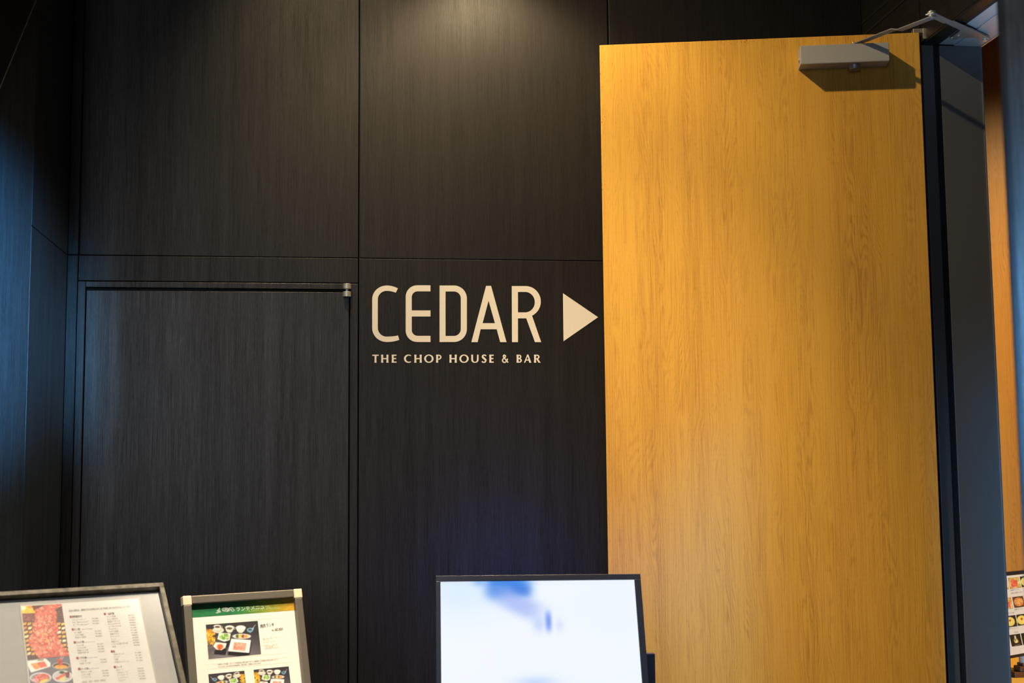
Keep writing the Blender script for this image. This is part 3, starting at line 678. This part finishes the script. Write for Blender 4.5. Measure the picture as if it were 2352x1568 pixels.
for i, (t, p) in enumerate([('プレミアムセット', '15,800'), ('M "Kiwami"', '20,000'), ('S "Tokujo"', '12,800')]): item(930+6*i, 702+32*i, t, 1185+4*i, p, 20)
sec(925, 828, 'タン焼', 'Beef Tongue')
for i, (t, p) in enumerate([('タン塩焼', '1,700'), ('上タン塩焼', '1,980'), ('特選タン塩焼', '2,800')]): item(958+5*i, 864+32*i, t, 1222+5*i, p, 20)
sec(950, 994, 'カルビ焼', 'Boneless Short Rib')
for i, (t, p) in enumerate([('カルビ焼', '1,500'), ('上カルビ焼', '2,200'), ('特選カルビ焼', '3,080'), ('特選中落ち焼', '2,500')]): item(985+6*i, 1030+32*i, t, 1252+5*i, p, 20)
sec(984, 1196, 'ハラミ焼', 'Outside Skirt')
for i, (t, p) in enumerate([('ハラミ焼', '2,040'), ('特選ハラミ焼', '3,300')]): item(1020+6*i, 1230+33*i, t, 1288+6*i, p, 20)
sec(1006, 1336, 'ロース焼', 'Beef Loin')
for i, (t, p) in enumerate([('赤身ロース焼', '2,080'), ('上ロース焼', '2,600'), ('リブロース', '3,080')]): item(1042+6*i, 1372+33*i, t, 1312+6*i, p, 20)
row(tx, F1, '豚焼肉・鶏焼・海鮮焼・野菜焼', 1062, 1500, 1355, 1474, 20)
sec(1338, 628, '一品料理')
for i, (t, p) in enumerate([('キムチ各種', '550'), ('キムチ盛合せ', '1,080'), ('韓国のりサラダ', '900'), ('チョレギサラダ', '980'), ('シーザーサラダ', '980'), ('チャプチェ', '1,280'), ('チヂミ海鮮', '1,380'), ('海鮮チヂミ', '1,280'), ('チャンジャ', '800'), ('ナムル', '680'), ('韓国のり', '400'), ('トマトと玉葱の和え物', '780'), ('枝豆', '400')]):
    item(1374+6*i, 660+32*i, t, 1648+6*i, p, 20)
sec(1428, 1110, '飯')
for i, (t, p) in enumerate([('石焼ビビンバ', '1,480'), ('クッパ', '1,280'), ('冷麺', '1,380'), ('特製カルビクッパ', '1,580')]): item(1462+6*i, 1144+33*i, t, 1735+7*i, p, 22)
sec(1466, 1312, 'スープ')
for i, (t, p) in enumerate([('卵スープ', '600'), ('わかめスープ', '600'), ('テールスープ', '1,080'), ('ユッケジャン', '1,080'), ('コムタン', '980')]): item(1500+6*i, 1346+33*i, t, 1768+7*i, p, 22)
for o in (tx.build('printed_text', 'inklight', m1), tg.build('printed_heading', 'ink', m1), tr.build('red_mark', 'red', m1)): o['kind'] = 'stuff'
# stand
ps = F1.p(s0/2, -H1*.55, -.02)
MB().lathe((ps[0], ps[1], .018), (0, 0, 1), [(.019, 0), (.019, float(ps[2])-.03)]).build('pole', 'bmetal', m1, smooth=True)
MB().lathe((ps[0], ps[1], 0), (0, 0, 1), [(.17, 0), (.17, .012), (.15, .02)], 40).build('base_plate', 'bmetal', m1, smooth=True)

# ================================================================== LUNCH MENU STAND
F2 = tilted(23.78, 15.5, .55, 688.5, 1354, 2.95)
o2 = lambda x, y, h=0.: F2.pix(400+x/6.32, 1320+y/6.32, h)
s2 = (o2(115, 430)[0]+o2(195, 1568)[0])/2; H2 = .43; fw2 = o2(262, 800)[0]-o2(146, 800)[0]; ft2 = .0175
b2 = F2.p(s2/2, -H2/2)
m2 = root('lunch_menu_stand', (b2[0], b2[1], 0), 'portrait lunch menu board in a brown grey snap frame with cream corners', 'menu stand')
fh = .011; cap = .0225
MB().box(F2, s2+cap*.85, -cap*.85, -ft2, 0, -.006, fh).build('frame_rail', 'snap', m2, .002)
MB().box(F2, s2+cap*.85, -cap*.85, -H2, -H2+ft2, -.006, fh).build('frame_rail', 'snap', m2, .002)
MB().box(F2, s2, s2+ft2, -H2+cap*.85, -cap*.85, -.006, fh).build('frame_rail', 'snap', m2, .002)
MB().box(F2, -ft2, 0, -H2+cap*.85, -cap*.85, -.006, fh).build('frame_rail', 'snap', m2, .002)
for sx, sy in ((0, 0), (1, 0), (0, 1), (1, 1)):
    xa = s2-.0006 if sx == 0 else -ft2-.0012; xb = s2+ft2+.0012 if sx == 0 else .0006
    ya = -cap*.85-.0012 if sy == 0 else -H2-.0006; yb_ = .0006 if sy == 0 else -H2+cap*.85+.0012
    MB().box(F2, xa, xb, ya, yb_, -.0066, fh+.0008).build('corner_cap', 'cap', m2, .0022)
MB().box(F2, s2+.004, -.004, -H2+.004, -.004, -.0055, -.0005).build('back_plate', 'bdark', m2)
px0, px1, py1, py0 = s2+ft2-.003, -ft2+.003, -ft2+.003, -H2+ft2-.003
MB().box(F2, px0, px1, py0, py1, -.0005, .0000).build('menu_sheet', 'paper', m2)
hk = .0002
# green header band, with its own printed colour run from green to amber
gb = (o2(272, 618, hk)[1]+o2(1725, 517, hk)[1])/2
cv = Canvas(90, 16, (30, 110, 60))
tcol = np.clip((cv.X-.42)/.55, 0, 1)[..., None]
ca = np.array((34, 116, 66))/255.; cb = np.array((130, 145, 45))/255.; cc = np.array((205, 155, 35))/255.
cv.a = np.where(tcol < .5, ca+(cb-ca)*tcol*2, cb+(cc-cb)*(tcol*2-1)); cv.a = cv.a*(1+.03*cv.noise(2))
cv.mesh('header_band', F2, [(px0, py1), (px1, py1), (px1, gb), (px0, gb)], hk, m2)
HT[0] = .0004
tw = MB()
def r2(mb, s, x0, y0, x1, y1, h, bold=0.): row(mb, F2, s, x0, y0, x1, y1, h, 6.32, 1320, 400, bold)
r2(tw, 'ランチメニュー', 905, 523, 1382, 478, 48, .012)
def scrib(mb, pts, w):
    P = spl(pts, 5); P = [o2(*p, HT[0]) for p in P]; lp = ribbon(P, w/6.32/1034); mb.prism(F2, lp, HT[0]-.0001, HT[0])
for pts in ([(602, 552), (625, 540), (655, 480), (662, 484), (640, 545), (625, 552)], [(640, 545), (665, 520), (672, 540), (650, 542)], [(615, 516), (640, 510)],
            [(700, 490), (720, 475), (745, 480), (738, 500), (705, 515), (700, 495)], [(712, 500), (740, 470), (752, 490), (735, 525), (712, 520)], [(742, 482), (775, 478), (758, 505), (785, 525), (745, 528)],
            [(755, 500), (790, 488), (775, 520)], [(785, 520), (800, 480), (806, 500), (798, 525)], [(800, 480), (840, 470), (850, 490), (820, 500), (845, 525), (870, 520)], [(815, 482), (830, 520)], [(850, 480), (862, 500), (880, 510)]):
    scrib(tw, pts, 7)
tw.build('header_lettering', 'white_ink', m2)
tv = MB(); r2(tv, 'Lunch  Menu', 1085, 535, 1530, 490, 42, -.004); tv.build('script_lettering', 'green_ink', m2)
tk = MB(); r2(tk, '焼肉ランチ', 1250, 768, 1455, 742, 46, .008); r2(tk, '税込', 1415, 815, 1465, 810, 20); r2(tk, '¥3,000', 1470, 815, 1582, 800, 40, .01)
r2(tk, '※焼肉ランチ各種、メニューの写真は仕入等で変わります。お客様サイズの都合上写真と異なります', 632, 1312, 1502, 1236, 19)
r2(tk, '※アレルギーをお持ちのお客様は、係の者にご相談くださいませ', 636, 1345, 1258, 1290, 19)
tk.build('printed_heading', 'ink', m2)['kind'] = 'stuff'
tk = MB()
for t, x0, y0, x1, y1 in (('牛肉、小鉢、前菜、サラダ、スープ', 1288, 938, 1560, 912), ('ライス、コーヒー', 1290, 960, 1395, 950), ('ライス、キムチ、ナムル、デザート', 1296, 990, 1480, 968), ('※お肉は日によって変わります', 1298, 1038, 1510, 1018), ('ごはん大盛り無料', 1322, 1058, 1440, 1046), ('お持ち帰りできません', 1320, 1080, 1525, 1062)): r2(tk, t, x0, y0, x1, y1, 17)
tk.build('printed_text', 'inklight', m2)['kind'] = 'stuff'
ln = MB()
def line2(xa, ya, xb, yb):
    a = o2(xa, ya, .0003); b = o2(xb, yb, .0003); ln.prism(F2, ribbon([a, b], .00025), .0002, .0003)
for a in ((440, 700, 1570, 620), (1570, 620, 1640, 1130), (1640, 1130, 490, 1235), (490, 1235, 440, 700), (488, 1300, 1650, 1195), (1650, 1195, 1662, 1270), (492, 1368, 1662, 1270), (488, 1300, 492, 1368)): line2(*a)
ln.build('printed_rule', 'rule', m2)['kind'] = 'stuff'
def lunch(cvw, cvh, quad, full=True, mirror=False):
    c = Canvas(cvw, cvh, (52, 48, 54), quad)
    g_ = np.clip(((c.Y-820)/380)*1.0-np.abs(c.X-(1230 if c.X.mean() > 0 else 0))*0, 0, 1)
    lite = np.clip((c.Y-840)/420, 0, 1)*np.clip(1.25-np.abs(c.X-860)/700, .2, 1); c.a = c.a*(1-lite[..., None]*.75)+np.array((165, 155, 160))/255.*lite[..., None]*.75
    c.poly([(590, 1090), (770, 1060), (745, 1160), (583, 1148)], (28, 26, 30)); c.poly([(785, 1105), (1105, 1110), (1090, 1165), (965, 1178), (778, 1160)], (28, 26, 30)); c.poly([(680, 965), (820, 950), (780, 1060), (760, 1055)], (30, 28, 32)); c.poly([(1110, 940), (1130, 1000), (1100, 1150), (1080, 1130)], (60, 56, 60))
    c.blobs(46, (475, 790, 560, 860), 13, [(225, 165, 40), (190, 130, 30)]); c.blobs(60, (480, 850, 590, 1010), 15, [(240, 180, 40), (250, 200, 70), (215, 140, 30)]); c.blobs(40, (490, 960, 575, 1140), 7, [(140, 130, 125), (90, 85, 85)])
    c.ell(640, 803, 84, 42, (212, 212, 196)); c.ell(640, 800, 60, 26, (190, 190, 175)); c.poly([(575, 740), (680, 740), (668, 805), (595, 805)], (222, 214, 202)); c.ell(628, 745, 53, 20, (232, 226, 214)); c.ell(630, 756, 38, 14, (80, 62, 50)); c.ell(690, 760, 16, 14, (205, 198, 186)); c.ell(690, 760, 8, 7, (60, 56, 58))
    c.poly([(742, 765), (868, 765), (850, 815), (825, 838), (780, 838), (755, 812)], (222, 212, 196)); c.ell(805, 762, 64, 28, (232, 226, 214)); c.ell(803, 777, 42, 16, (85, 75, 60)); c.ell(872, 775, 16, 18, (222, 214, 200)); c.ell(874, 775, 8, 9, (55, 50, 52))
    c.poly([(898, 775), (1036, 775), (1010, 820), (985, 842), (945, 842), (915, 818)], (225, 214, 202)); c.ell(966, 768, 71, 34, (238, 228, 216)); c.ell(966, 766, 56, 22, (246, 238, 228))
    c.poly([(1052, 785), (1100, 765), (1160, 775), (1140, 815), (1105, 842), (1060, 820)], (110, 160, 185)); c.ell(1100, 795, 28, 14, (60, 80, 95)); c.ell(1105, 798, 12, 7, (120, 45, 50)); c.line(1130, 790, 1174, 728, 7, (220, 220, 220))
    c.poly([(652, 840), (822, 848), (805, 945), (728, 970), (628, 930)], (228, 226, 216)); c.ell(730, 895, 72, 42, (165, 198, 115), -5, .08); c.blobs(30, (680, 862, 780, 930), 13, [(205, 222, 165), (130, 175, 85), (90, 140, 60)])
    c.ell(980, 890, 133, 36, (232, 222, 210)); c.ell(980, 890, 112, 26, (205, 195, 185)); c.ell(918, 890, 24, 26, (70, 105, 60)); c.ell(960, 888, 28, 25, (240, 190, 90)); c.ell(1000, 890, 24, 26, (120, 80, 75)); c.ell(1038, 890, 30, 23, (242, 150, 75))
    c.poly([(600, 975), (765, 990), (745, 1050), (690, 1090), (620, 1080), (570, 1035)], (240, 234, 224)); c.ell(668, 1042, 46, 42, (226, 110, 62), 0, .1); c.blobs(14, (640, 1015, 700, 1070), 9, [(240, 140, 90), (190, 70, 40)])
    c.poly([(830, 925), (1112, 945), (1085, 1128), (785, 1104)], (240, 236, 232)); c.poly([(875, 975), (1050, 988), (1028, 1100), (848, 1085)], (240, 150, 130), .06)
    c.blobs(60, (870, 985, 1030, 1085), 10, [(250, 195, 178), (228, 110, 90), (245, 165, 148)])
    return c
def put_photo(c, pts):
    p = [o2(*q, .0004) for q in pts]; c.mesh('printed_photo', F2, p, .0004, m2, soft=1)
qd = [(458, 722), (1213, 665), (1263, 1148), (500, 1220)]
put_photo(lunch(130, 88, qd), qd)
put_photo(lunch(84, 60, qd), [(1153, 1375), (1662, 1325), (1702, 1650), (1190, 1708)])
c = lunch(84, 60, qd); c.a = c.a[:, ::-1]
put_photo(c, [(495, 1440), (1020, 1388), (1055, 1720), (528, 1772)])
MB().box(F2, px0+.001, px1-.001, py0+.001, py1-.001, .0032, .0036).build('clear_cover', 'pane', m2)
ps = F2.p(s2/2, -H2*.7, -.02)
MB().lathe((ps[0], ps[1], .018), (0, 0, 1), [(.014, 0), (.014, float(ps[2])-.02)]).build('pole', 'snap', m2, smooth=True)
MB().lathe((ps[0], ps[1], 0), (0, 0, 1), [(.15, 0), (.15, .012), (.13, .02)], 40).build('base_plate', 'snap', m2, smooth=True)

# ================================================================== STREET SIDE PILLAR
a = ray(2303, 300); P = CAM+a*1.05; az = math.atan2(float(a[0]), float(a[1]))
PF = Fr((float(P[0]), float(P[1]), 0), (math.cos(az), -math.sin(az), 0), (0, 0, 1))
pil = MB().box(PF, 0, .26, 0, ZC+.9, -.26, 0).build('passage_pillar', 'pillar', None, .006)
tag(pil, 'blurred blue grey pillar at the right edge, close to the camera', 'pillar')

# ================================================================== RESTAURANT COUNTER
ZCn = .915
ct = root('restaurant_counter', (2.6, .45, 0), 'yellow topped counter seen past the door frame, under the menu poster', 'counter')
MB().box(FL, 1.95, 3.4, -.10, .93, ZCn-.035, ZCn).build('counter_top', 'yellow', ct, .003)
MB().box(FL, 1.99, 3.36, -.05, .92, 0, ZCn-.036).build('counter_body', 'dwood', ct)
FP = tilted(33.56, 8.27, 0, 2308, 1313, 4.25)
bt = (ZCn+.006-FP.O[2])/FP.v[2]
po = root('menu_poster', tuple(FP.p(0, bt)), 'photo menu poster in a black holder standing on the counter', 'poster')
pL, pR = -.16, .26
btx = FP.pix(2320, 1512)[1]
MB().box(FP, pL, pR, btx, 0, -.006, -.001).build('backing_board', 'bdark', po, .001)
hdk = FP.pix(2312, 1322)[1]
MB().box(FP, pL+.004, pR-.004, btx+.009, hdk, -.001, .0006).build('poster_sheet', 'paper', po)
z_b = float(FP.p(0, btx)[2])
if z_b > ZCn:
    MB().box(FP, pL+.03, pL+.05, bt, btx, -.006, -.002).build('poster_foot', 'bdark', po)
    MB().box(FP, pR-.05, pR-.03, bt, btx, -.006, -.002).build('poster_foot', 'bdark', po)
o4 = lambda x, y, h=.0008: FP.pix(2290+x/5.855, 1300+y/5.855, h)
def dish(c, kind):
    c.a[:] = np.array({'s': (205, 150, 70), 'n': (120, 75, 45), 'r': (60, 45, 35), 'k': (38, 34, 24)}[kind])/255.
    if kind == 's': c.ell(.5, .5, .5, .46, (225, 205, 160)); c.blobs(40, (.1, .1, .9, .9), .12, [(190, 200, 90), (235, 225, 170), (230, 150, 60)]); c.blobs(22, (.3, .2, .7, .8), .13, [(228, 90, 70), (235, 120, 90)])
    if kind == 'n': c.ell(.5, .5, .52, .48, (60, 45, 35)); c.ell(.5, .5, .44, .40, (215, 140, 70)); c.blobs(40, (.2, .2, .8, .8), .09, [(235, 170, 95), (195, 115, 55), (240, 190, 120)])
    if kind == 'r': c.ell(.45, .5, .52, .50, (35, 32, 32)); c.ell(.42, .52, .42, .40, (240, 220, 110)); c.ell(.42, .44, .1, .1, (170, 80, 30)); c.blobs(10, (.2, .3, .6, .7), .06, [(250, 232, 140)])
    if kind == 'k': c.poly([(.42, .12), (.56, .12), (.58, .40), (.40, .40)], (230, 215, 160)); c.poly([(.30, .42), (.66, .42), (.72, .72), (.34, .74)], (215, 195, 130), .15); c.line(.3, .92, .8, .88, .03, (200, 190, 150))
    return c
for kind, pts in (('s', [(147, 158), (290, 142), (325, 285), (175, 305)]), ('s', [(0, 172), (130, 160), (158, 307), (30, 325)]), ('r', [(305, 140), (450, 122), (485, 265), (335, 282)]),
                  ('n', [(203, 415), (347, 397), (380, 540), (235, 562)]), ('s', [(40, 437), (188, 418), (216, 565), (75, 582)]), ('n', [(362, 395), (500, 378), (535, 520), (395, 538)]),
                  ('r', [(258, 652), (405, 634), (430, 780), (282, 802)]), ('r', [(100, 674), (245, 655), (275, 805), (130, 824)]),
                  ('k', [(165, 925), (308, 905), (342, 1060), (202, 1080)]), ('k', [(320, 903), (460, 884), (495, 1040), (353, 1058)])):
    dish(Canvas(30, 30, (0, 0, 0)), kind).mesh('printed_photo', FP, [o4(*q) for q in pts], .0009, po, soft=1)
HT[0] = .0009; tk = MB()
for s_, x0, y0, x1, y1 in (('海鮮サラダ', 180, 332, 300, 318), ('季節の野菜とお肉', 190, 372, 340, 352), ('特製ヌードル', 236, 592, 350, 576), ('ラーメン各種', 160, 640, 230, 630), ('濃厚クリームスープ', 150, 850, 290, 830), ('SPECIAL', 235, 894, 290, 888)):
    a = o4(x0, y0); b = o4(x1, y1); text_into(tk, FP, s_, a, b, .0035)
tk.build('printed_text', 'inklight', po)['kind'] = 'stuff'
# stepped wooden block with a candle
P = at_z(2338, 1556, ZCn)
bx, by = float(P[0]), float(P[1])
bk = root('wooden_block', (bx+.03, by, ZCn), 'stepped dark wooden block on the yellow counter', 'wooden block')
def pixz(x, y, Yp): d = ray(x, y); Q = CAM+d*((Yp-CAM[1])/d[1]); return Q
Yb = by-.0
q0 = pixz(2331, 1544, Yb); q1 = pixz(2341, 1530, Yb+.01); q2 = pixz(2344, 1522, Yb+.02)
BX = Fr((0, Yb, 0), (1, 0, 0), (0, 0, 1))
MB().box(BX, float(q0[0]), float(q0[0])+.16, ZCn+.0003, float(q0[2]), -.055, 0).build('step', 'dwood', bk, .002)
MB().box(BX, float(q1[0]), float(q0[0])+.145, float(q0[2]), float(q1[2]), -.050, -.004).build('step', 'dwood', bk, .004)
MB().box(BX, float(q2[0]), float(q0[0])+.135, float(q1[2]), float(q2[2]), -.046, -.006).build('step', 'dwood', bk, .003)
cq = pixz(2344, 1500, Yb+.03)
cd_ = MB().lathe((float(q2[0])+.020, Yb+.026, float(q2[2])), (0, 0, 1), [(.018, 0), (.0195, .004), (.0195, float(cq[2]-q2[2])-.004), (.016, float(cq[2]-q2[2])), (.013, float(cq[2]-q2[2])-.003)]).build('candle', 'wax', None, smooth=True)
tag(cd_, 'thick cream candle on top of the wooden block', 'candle')
